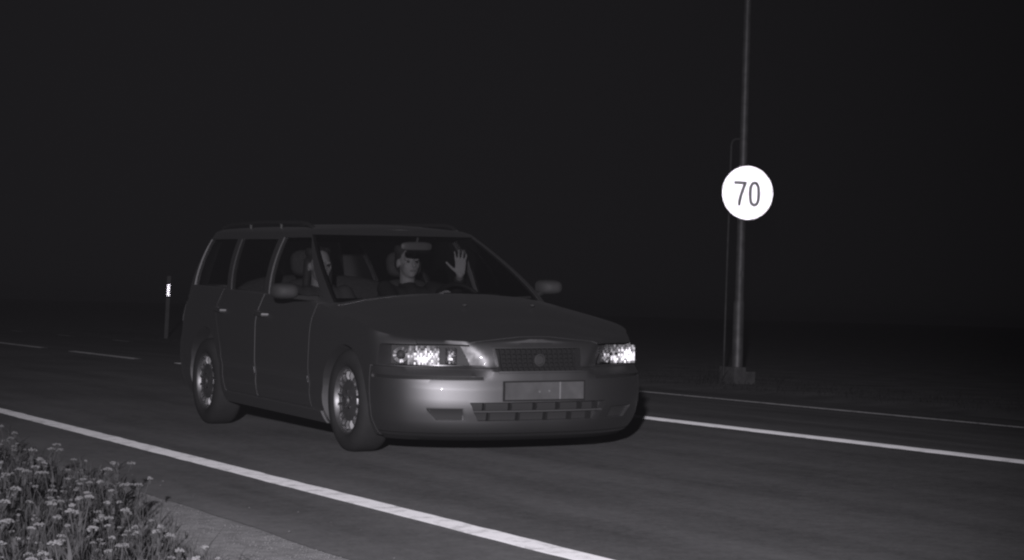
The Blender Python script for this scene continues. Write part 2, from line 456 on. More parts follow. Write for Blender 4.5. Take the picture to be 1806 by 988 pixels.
def loft_solid(loft, zrow, rows, edge, crown, p, T=12):
    """zrow(r, k): height of row r at contour index k; closed solid with crowned top"""
    K = len(loft.half(zrow(0, 0))) - 1
    ring = list(range(0, K + 1)) + [-k for k in range(K - 1, 0, -1)]
    V = []; F = []; N = len(ring)
    for r in range(rows + 1):
        for k in ring: V.append(loft.pt(k, zrow(r, abs(k))))
    for r in range(rows):
        for i in range(N):
            j = (i + 1) % N; F.append((r*N+i, r*N+j, (r+1)*N+j, (r+1)*N+i))
    def cap(base, top):
        idx = {k: base + i for i, k in enumerate(ring)}
        prev = [idx[0]]
        for k in range(1, K + 1):
            if k == K: row = [idx[K]]
            else:
                L = V[idx[k]]; row = [idx[k]]
                for t in range(1, T):
                    u = math.cos(math.pi * t / T); z = L.z
                    if top: z += crown(L.x, u) * (1 - abs(u) ** p)
                    V.append(Vector((L.x, L.y * u, z))); row.append(len(V) - 1)
                row.append(idx[-k])
            if len(prev) == 1:
                for a in range(len(row) - 1): F.append((prev[0], row[a], row[a+1]))
            elif len(row) == 1:
                for a in range(len(prev) - 1): F.append((prev[a], row[0], prev[a+1]))
            else:
                for a in range(len(row) - 1): F.append((prev[a], row[a], row[a+1], prev[a+1]))
            prev = row
    cap(0, False); cap(rows * N, True)
    mb = MB(); mb.add(V, F); return mb

ROWS = [0, .03, .07, .12, .18, .25, .33, .41, .47, .50, .53, .56, .60, .65, .70, .76, .82, .88, .94, .975, 1.0]
def zlow(r, k):
    x = LOWB[k][0]; ze = table(EDGEZ, x); return round(.18 + (ze - .18) * ROWS[r], 4)
def hood_crown(x, u):
    c = table(CROWN, x)
    if x > -.5:      # raised centre that widens from the grille to the windscreen pillars
        yc = .43 + (.80 - x) * .26; y = abs(u) * .88
        c += .036 * (1 - sstep(yc - .03, yc + .04, y)) * sstep(.93, .55, x)
    return c
body = loft_solid(LOW, zlow, len(ROWS) - 1, None, hood_crown, 2.4).build('body', 'paint')

# cabin space, wheel housings
mb = MB(); mb.prism([(-.55,.36),(-.55,.80),(-.75,1.2),(-3.62,1.2),(-3.62,.36)], 'Y', -.745, .745); boolean(body, mb)
WHEELS = [(0, -1), (-2.755, -1), (0, 1), (-2.755, 1)]
for wx, sd in WHEELS:
    mb = MB(); poly = [(wx + .368 * math.cos(t), .335 + .368 * math.sin(t)) for t in [2*math.pi*i/48 for i in range(48)]]
    mb.prism(poly, 'Y', sd * .60, sd * 1.1); boolean(body, mb)

# front bumper taken out of the same shape
bumper = clone(body, 'front_bumper')
mb = MB(); mb.box(.402, 1.3, -1.2, 1.2, 0, .597); boolean(bumper, mb, 'INTERSECT')
mb = MB(); mb.box(.398, 1.3, -1.2, 1.2, 0, .601); boolean(body, mb)
# bonnet
def bonnet_poly(d): return [(.80-d,-.66+d),(.80-d,.66-d),(.45,.735-d),(0,.765-d),(-.42+d,.775-d),(-.30+d,.4),(-.26+d,0),(-.30+d,-.4),(-.42+d,-.775+d),(0,-.765+d),(.45,-.735+d)]
bonnet = clone(body, 'bonnet')
mb = MB(); mb.prism(bonnet_poly(.004), 'Z', .735, 1.3); boolean(bonnet, mb, 'INTERSECT')
mb = MB(); mb.prism(bonnet_poly(0), 'Z', .725, 1.3); boolean(body, mb)
# doors
FD = [(-.575,.27),(-.60,.55),(-.615,1.2),(-1.665,1.2),(-1.655,.85),(-1.625,.6),(-1.60,.27)]
RD = [(-1.60,.27),(-1.625,.6),(-1.655,.85),(-1.665,1.2),(-2.58,1.2),(-2.56,.85),(-2.46,.70),(-2.36,.55),(-2.30,.27)]
def inset(poly, d):
    cx = sum(p[0] for p in poly)/len(poly); cz = sum(p[1] for p in poly)/len(poly)
    return [(p[0] + (d if p[0] < cx else -d), p[1] + (d if p[1] < cz else 0)) for p in poly]
doors = []
for sd in (-1, 1):
    for nm, poly in (('front_door', FD), ('rear_door', RD)):
        d = clone(body, nm)
        mb = MB(); mb.prism(inset(poly, .005), 'Y', sd*.70, sd*1.2); boolean(d, mb, 'INTERSECT')
        doors.append((d, sd, nm))
for sd in (-1, 1):
    for poly in (FD, RD):
        mb = MB(); mb.prism(poly, 'Y', sd*.70, sd*1.2); boolean(body, mb)

# headlamp, grille and bumper openings
def cy(loft, y): return lambda z: (1 if y >= 0 else -1) * loft.ky(z, abs(y))
def cxx(loft, sd, x): return lambda z: sd * loft.kx(z, x)
def kk_head(sd, inner_shift=0.0):
    return (lambda z: sd * LOW.ky(z, lerp(.415, .475, (z - .605) / .125) + inner_shift)), (lambda z: sd * LOW.kx(z, .46))
for sd in (-1, 1):
    a, b = kk_head(sd)
    boolean(body, LOW.block(a, b, .606, .732, .13, .10, 24, 6))
boolean(bonnet, (lambda m: (m.box(.70, 1.2, -.9, .9, .60, .7345), m)[1])(MB()))
GT, GB = .298, .285
ga = lambda z: -LOW.ky(z, lerp(GB, GT, (z - .60) / .125)); gb = lambda z: LOW.ky(z, lerp(GB, GT, (z - .60) / .125))
boolean(body, LOW.block(ga, gb, .560, .722, .09, .10, 16, 6)); boolean(bumper, LOW.block(ga, gb, .572, .722, .09, .10, 16, 6))
# bumper: groove, intake, fog recesses
for sd in (-1, 1):
    boolean(bumper, LOW.block(lambda z: sd * LOW.ky(z, .375), lambda z: sd * LOW.kx(z, .425), .531, .549, .022, .10, 30, 2))
    boolean(bumper, LOW.block(lambda z: sd * LOW.ky(z, lerp(.475, .50, (z-.292)/.07)), lambda z: sd * LOW.ky(z, lerp(.63, .69, (z-.292)/.07)), .292, .362, .035, .10, 10, 4))
IZ0, IZ1 = .288, .400
ia = lambda z: -LOW.ky(z, lerp(.40, .46, (z - IZ0) / (IZ1 - IZ0))); ib = lambda z: LOW.ky(z, lerp(.40, .46, (z - IZ0) / (IZ1 - IZ0)))
boolean(bumper, LOW.block(ia, ib, IZ0, IZ1, .10, .10, 20, 4))

# greenhouse
GZ = [.90, .93, .96, 1.0, 1.05, 1.1, 1.15, 1.2, 1.25, 1.3, 1.34, 1.375, 1.405, 1.4251]
roof = loft_solid(GRN, lambda r, k: GZ[r], len(GZ) - 1, None, lambda x, u: table([(-3.6,.0),(-3.4,.03),(-2.4,.046),(-1.6,.042),(-1.3,.02),(-1.2,0)], x), 2.0).build('roof', 'paint')
mb = MB(); inner = []
class GIn(Green):
    def make(s, z):
        h = Green.make(s, z); out = []
        for i, (x, y) in enumerate(h):
            a = h[max(i-1, 0)]; b = h[min(i+1, len(h)-1)]; dx, dy = b[0]-a[0], b[1]-a[1]; l = math.hypot(dx, dy) or 1
            nx_, ny_ = dy / l, -dx / l
            if i == 0: nx_, ny_ = 1, 0
            if i == len(h) - 1: nx_, ny_ = -1, 0
            if nx_ * (x + 2.3) + ny_ * y < 0: nx_, ny_ = -nx_, -ny_
            out.append((x - nx_ * .032, max(0, y - ny_ * .032)))
        return out
GI = [.88, .93, 1.0, 1.1, 1.2, 1.3, 1.37, 1.395]
boolean(roof, loft_solid(GIn(), lambda r, k: GI[r], len(GI) - 1, None, lambda x, u: table([(-3.4,.0),(-2.4,.03),(-1.6,.028),(-1.3,.0)], x), 2.0))
def lin(z0, a, z1, b): return lambda z: lerp(a, b, (z - z0) / (z1 - z0))
WIN = []
Wf = lambda z: max(p[1] for p in GRN.half(z))
WIN.append(('windscreen', lambda z: -GRN.ky(z, .95 * Wf(z)), lambda z: GRN.ky(z, .865 * Wf(z)), .945, 1.385, 20, 8))
for sd in (-1, 1):
    f0, f1 = lin(.975, -.66, 1.365, -1.29), lin(.975, -1.635, 1.365, -1.745)
    WIN.append(('front_side_window', (lambda s_, f: lambda z: s_ * GRN.kx(z, f(z)))(sd, f0), (lambda s_, f: lambda z: s_ * GRN.kx(z, f(z)))(sd, f1), .975, 1.365, 12, 6))
    f0, f1 = lin(.985, -1.725, 1.365, -1.835), lin(.985, -2.44, 1.345, -2.61)
    WIN.append(('rear_side_window', (lambda s_, f: lambda z: s_ * GRN.kx(z, f(z)))(sd, f0), (lambda s_, f: lambda z: s_ * GRN.kx(z, f(z)))(sd, f1), .985, 1.352, 12, 6))
    f0, f1 = lin(1.0, -2.53, 1.34, -2.70), lin(1.0, -3.40, 1.34, -3.475)
    WIN.append(('quarter_window', (lambda s_, f: lambda z: s_ * GRN.kx(z, f(z)))(sd, f0), (lambda s_, f: lambda z: s_ * GRN.kx(z, f(z)))(sd, f1), 1.0, 1.352, 12, 6))
KT = len(GRN.half(1.1)) - 1
for nm, a, b, z0, z1, na, nb in WIN:
    boolean(roof, GRN.block(a, b, z0, z1, .10, .10, na, nb))
# tailgate window through the back
mb = MB(); mb.prism([(-.58,1.0),(.58,1.0),(.50,1.345),(-.50,1.345)], 'X', -4.0, -3.40); boolean(roof, mb)

def fin(o, smooth=32, parent=ROOT):
    o.data.transform(DIVE)
    o.data.materials.clear() if not o.data.materials else None
    if not o.data.materials: o.data.materials.append(M['paint'])
    else:
        o.data.materials[0] = M['paint']
    for p in o.data.polygons: p.material_index = 0
    smooth_mesh(o.data, smooth); attach(o, parent)
for o in [body, bumper, bonnet, roof] + [d[0] for d in doors]: fin(o)

def part(mb, name, material, parent=ROOT, smooth=30): return mb.build(name, material, parent, smooth, DIVE)

# glass
for nm, a, b, z0, z1, na, nb in WIN:
    part(GRN.block(a, b, z0, z1, .011, -.007, na, nb), nm, 'glass')
mb = MB(); mb.prism([(-.578,1.002),(.578,1.002),(.498,1.343),(-.498,1.343)], 'X', -3.632, -3.628); part(mb, 'rear_window', 'glass')

# door handles
for d, sd, nm in doors:
    x = -1.53 if nm == 'front_door' else -2.42; z = .835
    y = LOW.pt(LOW.kx(z, x), z).y
    mb = MB(); mb.tube([(x-.10, sd*(y-.01), z+.012), (x-.085, sd*(y+.028), z+.012), (x, sd*(y+.034), z+.006), (x+.075, sd*(y+.028), z), (x+.095, sd*(y-.01), z)], [.013,.015,.016,.015,.013], 8)
    part(mb, 'handle', 'paint', d)
# sill covers and door rub strips
for sd in (-1, 1):
    part(LOW.block(lambda z: sd*LOW.kx(z, -.40), lambda z: sd*LOW.kx(z, -2.33), .185, .262, .01, .014, 20, 3), 'sill', 'paint')
for d, sd, nm in doors:
    x0, x1 = ((-.62, -1.59) if nm == 'front_door' else (-1.64, -2.30))
    part(LOW.block(lambda z: sd*LOW.kx(z, x0), lambda z: sd*LOW.kx(z, x1), .43, .472, .006, .003, 12, 3), 'rub_strip', 'paint', d)
# wheel arch liners
for wx, sd in WHEELS:
    mb = MB(); n = 28; vs = []; fs = []
    for i in range(n + 1):
        t = math.radians(-12 + 204 * i / n)
        for r, y in ((.366, .78), (.366, .605), (.33, .605), (.33, .60), (.372, .60), (.372, .78)):
            vs.append((wx + r * math.cos(t), sd * y, .335 + r * math.sin(t)))
    for i in range(n):
        for j in range(6): fs.append((i*6+j, i*6+(j+1)%6, (i+1)*6+(j+1)%6, (i+1)*6+j))
    fs.append(tuple(range(6))); fs.append(tuple(n*6+j for j in range(6)))
    mb.add(vs, fs); part(mb, 'wheel_arch_liner', 'dark')
# roof rails
for sd in (-1, 1):
    y = sd * .545; pts = [(-1.46,y*.985,1.425),(-1.54,y,1.452),(-1.66,y,1.468),(-2.4,y,1.478),(-3.2,y,1.465),(-3.34,y,1.448),(-3.44,y*.985,1.415)]
    mb = MB(); mb.tube(pts, .015, 8)
    for x in (-2.1, -2.75): mb.tube([(x, y, 1.43), (x, y, 1.475)], .014, 8)
    part(mb, 'roof_rail', 'black')
# mirrors
for sd in (-1, 1):
    mb = MB(); n = 18; vs = []; fs = []
    base = Vector((-.755, -1.01, 1.012) if sd < 0 else (-.77, .925, 1.05))
    for i, (dx, sy, sz) in enumerate(((-.055,.078,.046),(-.05,.086,.052),(0,.087,.052),(.045,.078,.046),(.075,.058,.034),(.088,.03,.016))):
        for k in range(n):
            t = 2*math.pi*k/n; c, s_ = math.cos(t), math.sin(t)
            vs.append(base + Vector((dx, sy * math.copysign(abs(c) ** .7, c), sz * math.copysign(abs(s_) ** .7, s_))))
    for i in range(5):
        for k in range(n): fs.append((i*n+k, i*n+(k+1)%n, (i+1)*n+(k+1)%n, (i+1)*n+k))
    fs.append(tuple(range(n))); fs.append(tuple(5*n+k for k in range(n)))
    mb.add(vs, fs)
    mr = part(mb, 'door_mirror', 'dark', smooth=50)
    mb = MB(); mb.tube([(base.x-.01, sd*.775, .965), (base.x, sd*.85, base.z-.045), (base.x, base.y-sd*.04, base.z-.035)], [.022,.018,.014], 8); part(mb, 'mirror_arm', 'black', mr)
    mb = MB(); mb.box(base.x-.061, base.x-.057, base.y-.07, base.y+.07, base.z-.04, base.z+.04); part(mb, 'mirror_glass', 'chrome', mr)

# headlamps
random.seed(3)
for sd in (-1, 1):
    a, b = kk_head(sd, .004); b2 = lambda z: sd * LOW.kx(z, .465)
    housing = part(LOW.block(a, b2, .609, .729, .122, -.108, 24, 5), 'headlight', 'slat')
    housing['label'] = 'clear headlamp beside the grille on the %s side of the car' % ('passenger' if sd < 0 else 'driver')
    part(LOW.block(a, b2, .609, .729, .006, -.001, 26, 5), 'lens', 'lens', housing)
    # chrome lower sill of the lamp
    part(LOW.block(lambda z: sd*LOW.ky(z, .43), lambda z: sd*LOW.kx(z, .60), .6095, .6135, .09, -.012, 20, 1), 'trim', 'chrome', housing)
    # facetted main reflector
    def bowl(y, w, h, depth, nu, nv, jit, fwd):
        k = sd * LOW.ky(.668, y); p = LOW.pt(k, .668); n = LOW.nrm(k, .668)
        if n.x < 0: n = -n
        ax = Vector((1, -fwd, .03)).normalized(); ay = Vector((0, 0, 1)).cross(ax); az = Vector((0, 0, 1))
        c0 = p - n * .016
        mb = MB()
        for i in range(nu):
            for j in range(nv):
                q = []
                tx, ty = random.uniform(-jit, jit), random.uniform(-jit, jit)
                for (aa, bb) in ((0,0),(1,0),(1,1),(0,1)):
                    u = -1 + 2*(i+aa)/nu; v = -1 + 2*(j+bb)/nv
                    um = -1 + 2*(i+.5)/nu; vm = -1 + 2*(j+.5)/nv
                    dd = depth * (1 - .5*(um*um + vm*vm)) - depth * (um*(u-um) + vm*(v-vm)) + (tx*(u-um) + ty*(v-vm))
                    q.append(c0 + ay*(u*w/2) + az*(v*h/2) - ax*dd)
                mb.add(q, [(0,1,2,3)])
        return mb
    part(bowl(.675, .185, .110, .017, 20, 8, .0085, .46 if sd < 0 else .50), 'main_reflector', 'reflector', housing, None)
    part(bowl(.527, .065, .095, .024, 9, 9, .010, .44), 'high_beam_reflector', 'reflector', housing, None)
    # indicator: ring of small reflecting segments round a bulb cover
    k = sd * LOW.ky(.668, .792); p = LOW.pt(k, .668); n = LOW.nrm(k, .668)
    if n.x < 0: n = -n
    c0 = p - n * .035; ax = Vector((1, -.48, 0)).normalized(); ay = Vector((0,0,1)).cross(ax).normalized(); az = ax.cross(ay)
    mb = MB(); N = 22
    for i in range(N):
        t0, t1 = 2*math.pi*i/N, 2*math.pi*(i+.8)/N; q = []
        jt = random.uniform(-.006, .006)
        for (t, r, d) in ((t0,.028,.003),(t1,.028,.003),(t1,.047,-.002+jt*.4),(t0,.047,-.002+jt*.4)):
            q.append(c0 + ay*(r*math.cos(t)) + az*(r*math.sin(t)) - ax*d)
        mb.add(q, [(0,1,2,3)])
    part(mb, 'indicator_reflector', 'reflector', housing, None)
    mb = MB(); mb.ellipsoid(c0 + ax*.004, (.022,.022,.022), 12, 8); part(mb, 'bulb_cover', 'slat', housing)
    for y in (.60, .655, .71):
        k = sd * LOW.ky(.668, y); p = LOW.pt(k, .668); mb = MB(); mb.ellipsoid(p + Vector((-.055, 0, 0)), (.016,.012,.012), 10, 6); part(mb, 'bulb', 'chrome', housing)
# grille
gr = part(LOW.block(ga, gb, .574, .721, .088, -.076, 16, 3), 'grille', 'black')
part(LOW.block(lambda z: ga(z), lambda z: gb(z), .574, .582, .05, .006, 20, 1), 'frame', 'paint', gr)
part(LOW.block(lambda z: ga(z), lambda z: gb(z), .714, .721, .05, .004, 20, 1), 'frame', 'paint', gr)
for sd in (-1, 1):
    f = lambda z, e: sd * LOW.ky(z, lerp(GB, GT, (z - .60) / .125) - e)
    part(LOW.block(lambda z: f(z, .012), lambda z: f(z, 0), .583, .713, .05, .005, 2, 5), 'frame', 'paint', gr)
for i in range(15):
    y = -.245 + .035 * i
    part(LOW.block(lambda z: math.copysign(LOW.ky(z, abs(y-.004)), y-.004), lambda z: math.copysign(LOW.ky(z, abs(y+.004)), y+.004), .584, .711, .035, -.018, 2, 3), 'slat', 'black', gr)
for i in range(4):
    z0 = .606 + .025 * i
    part(LOW.block(lambda z: -LOW.ky(z, .25), lambda z: LOW.ky(z, .25), z0, z0+.005, .03, -.014, 16, 1), 'slat', 'black', gr)
mb = MB(); p = LOW.pt(0, .645)
mb.lathe([(.030,.0),(.037,.004),(.037,.010),(.030,.012),(.027,.006)], (p.x-.012, 0, .645), 'X', 24); part(mb, 'badge_ring', 'dark', gr)
mb = MB(); mb.lathe([(.0005,.006),(.026,.005),(.027,.0),(.0005,-.002)], (p.x-.012, 0, .645), 'X', 20); part(mb, 'badge', 'dark', gr)
# bumper inserts
for sd in (-1, 1):
    part(LOW.block(lambda z: sd*LOW.ky(z, .378), lambda z: sd*LOW.kx(z, .43), .5325, .5475, .020, -.012, 30, 2), 'rub_strip', 'black', bumper)
    fg = part(LOW.block(lambda z: sd*LOW.ky(z, .49), lambda z: sd*LOW.ky(z, .67), .295, .360, .034, -.022, 10, 3), 'fog_lamp_recess', 'cell', bumper)
    fg['label'] = 'recessed fog lamp cover in the bumper'
inb = part(LOW.block(ia, ib, IZ0+.002, IZ1-.002, .097, -.055, 20, 3), 'lower_intake', 'cell', bumper)
def kyS(y): return lambda z: math.copysign(LOW.ky(z, abs(y)), y)
part(LOW.block(lambda z: ia(z)*.995, lambda z: ib(z)*.995, .341, .350, .06, -.006, 20, 1), 'intake_slat', 'slat', bumper)
for y in (-.37, -.205, -.04, .115, .27, .39): part(LOW.block(kyS(y-.004), kyS(y+.004), .3505, .3985, .06, -.012, 2, 2), 'intake_divider', 'black', bumper)
for y in (-.335, -.145, .04, .205, .35): part(LOW.block(kyS(y-.004), kyS(y+.004), .2885, .3405, .06, -.012, 2, 2), 'intake_divider', 'black', bumper)
part(LOW.block(lambda z: -LOW.kx(z,.42), lambda z: LOW.kx(z,.42), .165, .215, .05, .002, 50, 2), 'bumper_lip', 'black', bumper)
# number plate (its characters cannot be read in the photograph)
px = LOW.pt(0, .47).x
mb = MB(); mb.box(px+.006, px+.016, -.272, .272, .409, .527); pl = part(mb, 'number_plate', 'black', bumper); pl['label'] = 'blank grey number plate on the front bumper'
mb = MB(); mb.box(px+.0161, px+.019, -.262, .262, .417, .519); part(mb, 'plate_face', 'plate', pl)
mb = MB(); mb.box(px+.0191, px+.0205, .098, .106, .4175, .5185); part(mb, 'plate_divider', 'plate2', pl)
for y, z in ((-.035, .462), (.03, .466)):
    mb = MB(); mb.lathe([(.0005,.004),(.006,.003),(.007,0),(.0005,-.001)], (px+.0195, y, z), 'X', 10); part(mb, 'screw', 'post', pl)
# washer nozzles, wipers
for y in (-.22, .25):
    mb = MB(); mb.ellipsoid((.28, y, .955), (.022,.014,.010), 10, 6); part(mb, 'washer_nozzle', 'dark', bonnet)
for y0, y1 in ((-.50, .10), (.02, .60)):
    mb = MB(); pts = []
    for i in range(9):
        y = lerp(y0, y1, i/8); z = .962 + .018 * i/8; k = math.copysign(GRN.ky(z, abs(y)), y); q = GRN.pt(k, z); pts.append(q + Vector((.022, 0, .008)))
    mb.tube(pts, .009, 6); part(mb, 'wiper', 'black')
# tail lamps
for sd in (-1, 1):
    part(LOW.block(lambda z: sd*LOW.kx(z,-3.52), lambda z: sd*LOW.kx(z,-3.70), .72, .97, .01, .006, 8, 6), 'tail_lamp', 'slat')

# wheels: not tilted with the body
def wheel(wx, sd):
    c = (wx, sd * .785, .317)
    mb = MB(); Y = lambda y: y * sd
    mb.lathe([(.20,Y(.075)),(.207,Y(.092)),(.200,Y(.097)),(.19,Y(.085)),(.183,Y(.03)),(.183,Y(-.09)),(.20,Y(-.095)),(.20,Y(-.085)),(.175,Y(-.07)),(.172,Y(.03)),(.176,Y(.06))], c, 'Y', 48)
    w = mb.build('wheel', 'alloy', ROOT, 35)
    mb = MB(); mb.lathe([(.196,Y(.08)),(.215,Y(.103)),(.245,Y(.110)),(.280,Y(.104)),(.300,Y(.092)),(.312,Y(.075)),(.317,Y(.05)),(.317,Y(-.05)),(.312,Y(-.075)),(.296,Y(-.095)),(.245,Y(-.108)),(.205,Y(-.10)),(.196,Y(-.08)),(.20,Y(0))], c, 'Y', 64)
    mb.build('tyre', 'rubber', w, 40)
    mb = MB(); mb.lathe([(.001,Y(.03)),(.174,Y(.03)),(.174,Y(.02)),(.001,Y(.02))], c, 'Y', 36); mb.build('brake_disc', 'steel', w, 30)
    # cover: domed centre, ring of short spokes
    mb = MB(); mb.lathe([(.001,Y(.088)),(.05,Y(.088)),(.10,Y(.084)),(.128,Y(.076)),(.132,Y(.066)),(.128,Y(.062)),(.001,Y(.07))], c, 'Y', 48)
    wc = mb.build('wheel_cover', 'alloy', w, 35)
    for i in range(16):
        t = 2*math.pi*(i+.5)/16; ct, st = math.cos(t), math.sin(t)
        mb = MB(); vs = []
        for r, hw, yo, yi in ((.122,.013,.074,.060),(.15,.012,.0865,.060),(.178,.010,.080,.062)):
            for (s_, y) in ((-hw, yi), (-hw*.6, yo), (hw*.6, yo), (hw, yi)):
                vs.append(Vector(c) + Vector((r*ct - s_*st, sd*y, r*st + s_*ct)))
        fs = [(0,1,2,3),(11,10,9,8)]
        for a in range(2):
            for b_ in range(4): fs.append((a*4+b_, a*4+(b_+1)%4, a*4+4+(b_+1)%4, a*4+4+b_))
        mb.add(vs, fs); mb.build('cover_spoke', 'alloy', w, 60)
    for i in range(5):
        t = 2*math.pi*i/5 + .3; cc = (c[0]+.054*math.cos(t), c[1]+sd*.084, c[2]+.054*math.sin(t))
        mb = MB(); mb.lathe([(.001,Y(.013)),(.009,Y(.011)),(.011,Y(0)),(.001,Y(-.002))], cc, 'Y', 8); mb.build('wheel_nut', 'chrome', w, 30)
    mb = MB(); mb.lathe([(.001,Y(.012)),(.022,Y(.010)),(.030,Y(.0)),(.001,Y(-.002))], (c[0], c[1]+sd*.088, c[2]), 'Y', 20); mb.build('hub_cap', 'alloy', w, 30)
for wx, sd in WHEELS: wheel(wx, sd)
# floor pan and mud flaps
mb = MB(); mb.box(-3.4, .55, -.6, .6, .17, .2); part(mb, 'floor_pan', 'black')
# interior
mb = MB(); mb.prism([(-.50,.60),(-.50,.94),(-.62,.965),(-.86,.965),(-.95,.93),(-.93,.75),(-.80,.60)], 'Y', -.735, .735); part(mb, 'dashboard', 'black')
mb = MB(); mb.prism([(-.80,.955),(-.82,1.0),(-.93,1.005),(-.97,.96)], 'Y', .20, .56); part(mb, 'instrument_binnacle', 'black')
SW = Vector((-1.045, .375, .885)); rotw = Matrix.Rotation(math.radians(-24), 4, 'Y')
mb = MB(); pts = []
for i in range(33):
    t = 2*math.pi*i/32; pts.append(SW + (rotw @ Vector((0, .19*math.cos(t), .19*math.sin(t)))))
mb.tube(pts, .0155, 8, caps=False); sw = part(mb, 'steering_wheel', 'black')
mb = MB(); mb.ellipsoid(SW + Vector((.01,0,0)), (.03,.075,.06), 14, 8, rotw.to_3x3()); part(mb, 'hub', 'dark', sw)
mb = MB()
for t in (0.1, math.pi-.1, -math.pi/2): mb.tube([SW, SW + (rotw @ Vector((0, .188*math.cos(t), .188*math.sin(t))))], [.02,.014], 8)
part(mb, 'spoke', 'dark', sw)
def rounded(mb, c, s, rot=None, n=3.2):
    seg, rings = 20, 12; vs = []; fs = []
    for i in range(rings+1):
        ph = -math.pi/2 + math.pi*i/rings
        for k in range(seg):
            t = 2*math.pi*k/seg
            def pw(v): return math.copysign(abs(v) ** (2/n), v)
            p = Vector((s[0]*pw(math.cos(ph))*pw(math.cos(t)), s[1]*pw(math.cos(ph))*pw(math.sin(t)), s[2]*pw(math.sin(ph))))
            vs.append(Vector(c) + (rot @ p if rot else p))
    for i in range(rings):
        for k in range(seg): fs.append((i*seg+k, i*seg+(k+1)%seg, (i+1)*seg+(k+1)%seg, (i+1)*seg+k))
    mb.add(vs, fs)
lean = Matrix.Rotation(math.radians(-16), 3, 'Y')
for y in (-.37, .37):
    mb = MB(); rounded(mb, (-1.56, y, .43), (.27,.25,.09)); st = part(mb, 'front_seat', 'fabric', smooth=60)
    mb = MB(); rounded(mb, (-1.90, y, .76), (.075,.24,.33), lean); part(mb, 'backrest', 'fabric', st, 60)
    mb = MB(); rounded(mb, (-2.01, y, 1.185), (.055,.135,.095), lean); part(mb, 'headrest', 'fabric', st, 60)
    mb = MB()
    for e in (-.05, .05): mb.tube([(-1.97, y+e, 1.02), (-2.0, y+e, 1.14)], .008, 6)
    part(mb, 'headrest_post', 'chrome', st)
mb = MB(); rounded(mb, (-2.45, 0, .46), (.26,.68,.10)); rb = part(mb, 'rear_bench', 'fabric', smooth=60)
mb = MB(); rounded(mb, (-2.78, 0, .80), (.08,.68,.30), lean); part(mb, 'backrest', 'fabric', rb, 60)
# belt strap hanging from the driver's door pillar
mb = MB(); a, b_ = Vector((-1.60, .655, 1.30)), Vector((-1.47, .70, 1.0))
mb.add([a+Vector((-.024,0,0)), a+Vector((.024,0,0)), b_+Vector((.026,0,0)), b_+Vector((-.026,0,0)),
        a+Vector((-.024,.003,0)), a+Vector((.024,.003,0)), b_+Vector((.026,.003,0)), b_+Vector((-.026,.003,0))],
       [(0,1,2,3),(7,6,5,4),(0,4,5,1),(1,5,6,2),(2,6,7,3),(3,7,4,0)])
part(mb, 'seat_belt', 'belt')
mb = MB(); mb.tube([(-.93,0,1.375),(-.95,0,1.33)], .008, 6); rounded(mb, (-.955,0,1.315), (.018,.115,.032)); part(mb, 'rear_view_mirror', 'black')

# ================================================================== PEOPLE
def remesh(mb, name, material, vox, parent=None, it=6):
    o = mb.build(name, material)
    md = o.modifiers.new('r', 'REMESH'); md.mode = 'VOXEL'; md.voxel_size = vox
    sm = o.modifiers.new('s', 'SMOOTH'); sm.factor = .5; sm.iterations = it
    me = evaluated(o); o.modifiers.clear(); old = o.data; o.data = me; bpy.data.meshes.remove(old)
    me.materials.clear(); me.materials.append(M[material])
    for p in me.polygons: p.use_smooth = True
    if parent: attach(o, parent)
    return o

def hand(mb, wrist, up, palm, side, curl, spread=1.0, s=1.0):
    """wrist point, finger direction, palm normal (towards which fingers curl), thumb side vector"""
    up, palm, side = up.normalized(), palm.normalized(), side.normalized()
    w = wrist
    for t in (-.030, -.012, .008, .026):      # palm
        mb.capsule(w + side*t*.7*s + up*.015*s, w + side*t*s + up*.088*s, .0155*s, .0135*s, 10)
    specs = [(.032, .070, .14), (.011, .079, .03), (-.011, .073, -.06), (-.031, .056, -.20)]
    for off, L, fan in specs:
        p = w + side*off*s + up*.09*s; d = (up + side*fan*spread).normalized(); r = .0092*s
        for j, fr in enumerate((.45, .32, .27)):
            q = p + d*L*fr*s; mb.capsule(p, q, r, r*.9, 8); p = q; r *= .9
            d = (d + palm*curl).normalized()
    p = w + side*.026*s + up*.022*s; d = (side*.85 + up*.62 + palm*.1).normalized(); r = .0125*s
    for L in (.040, .032, .026):
        q = p + d*L*s; mb.capsule(p, q, r, r*.88, 8); p = q; r *= .88; d = (d + up*.10).normalized()

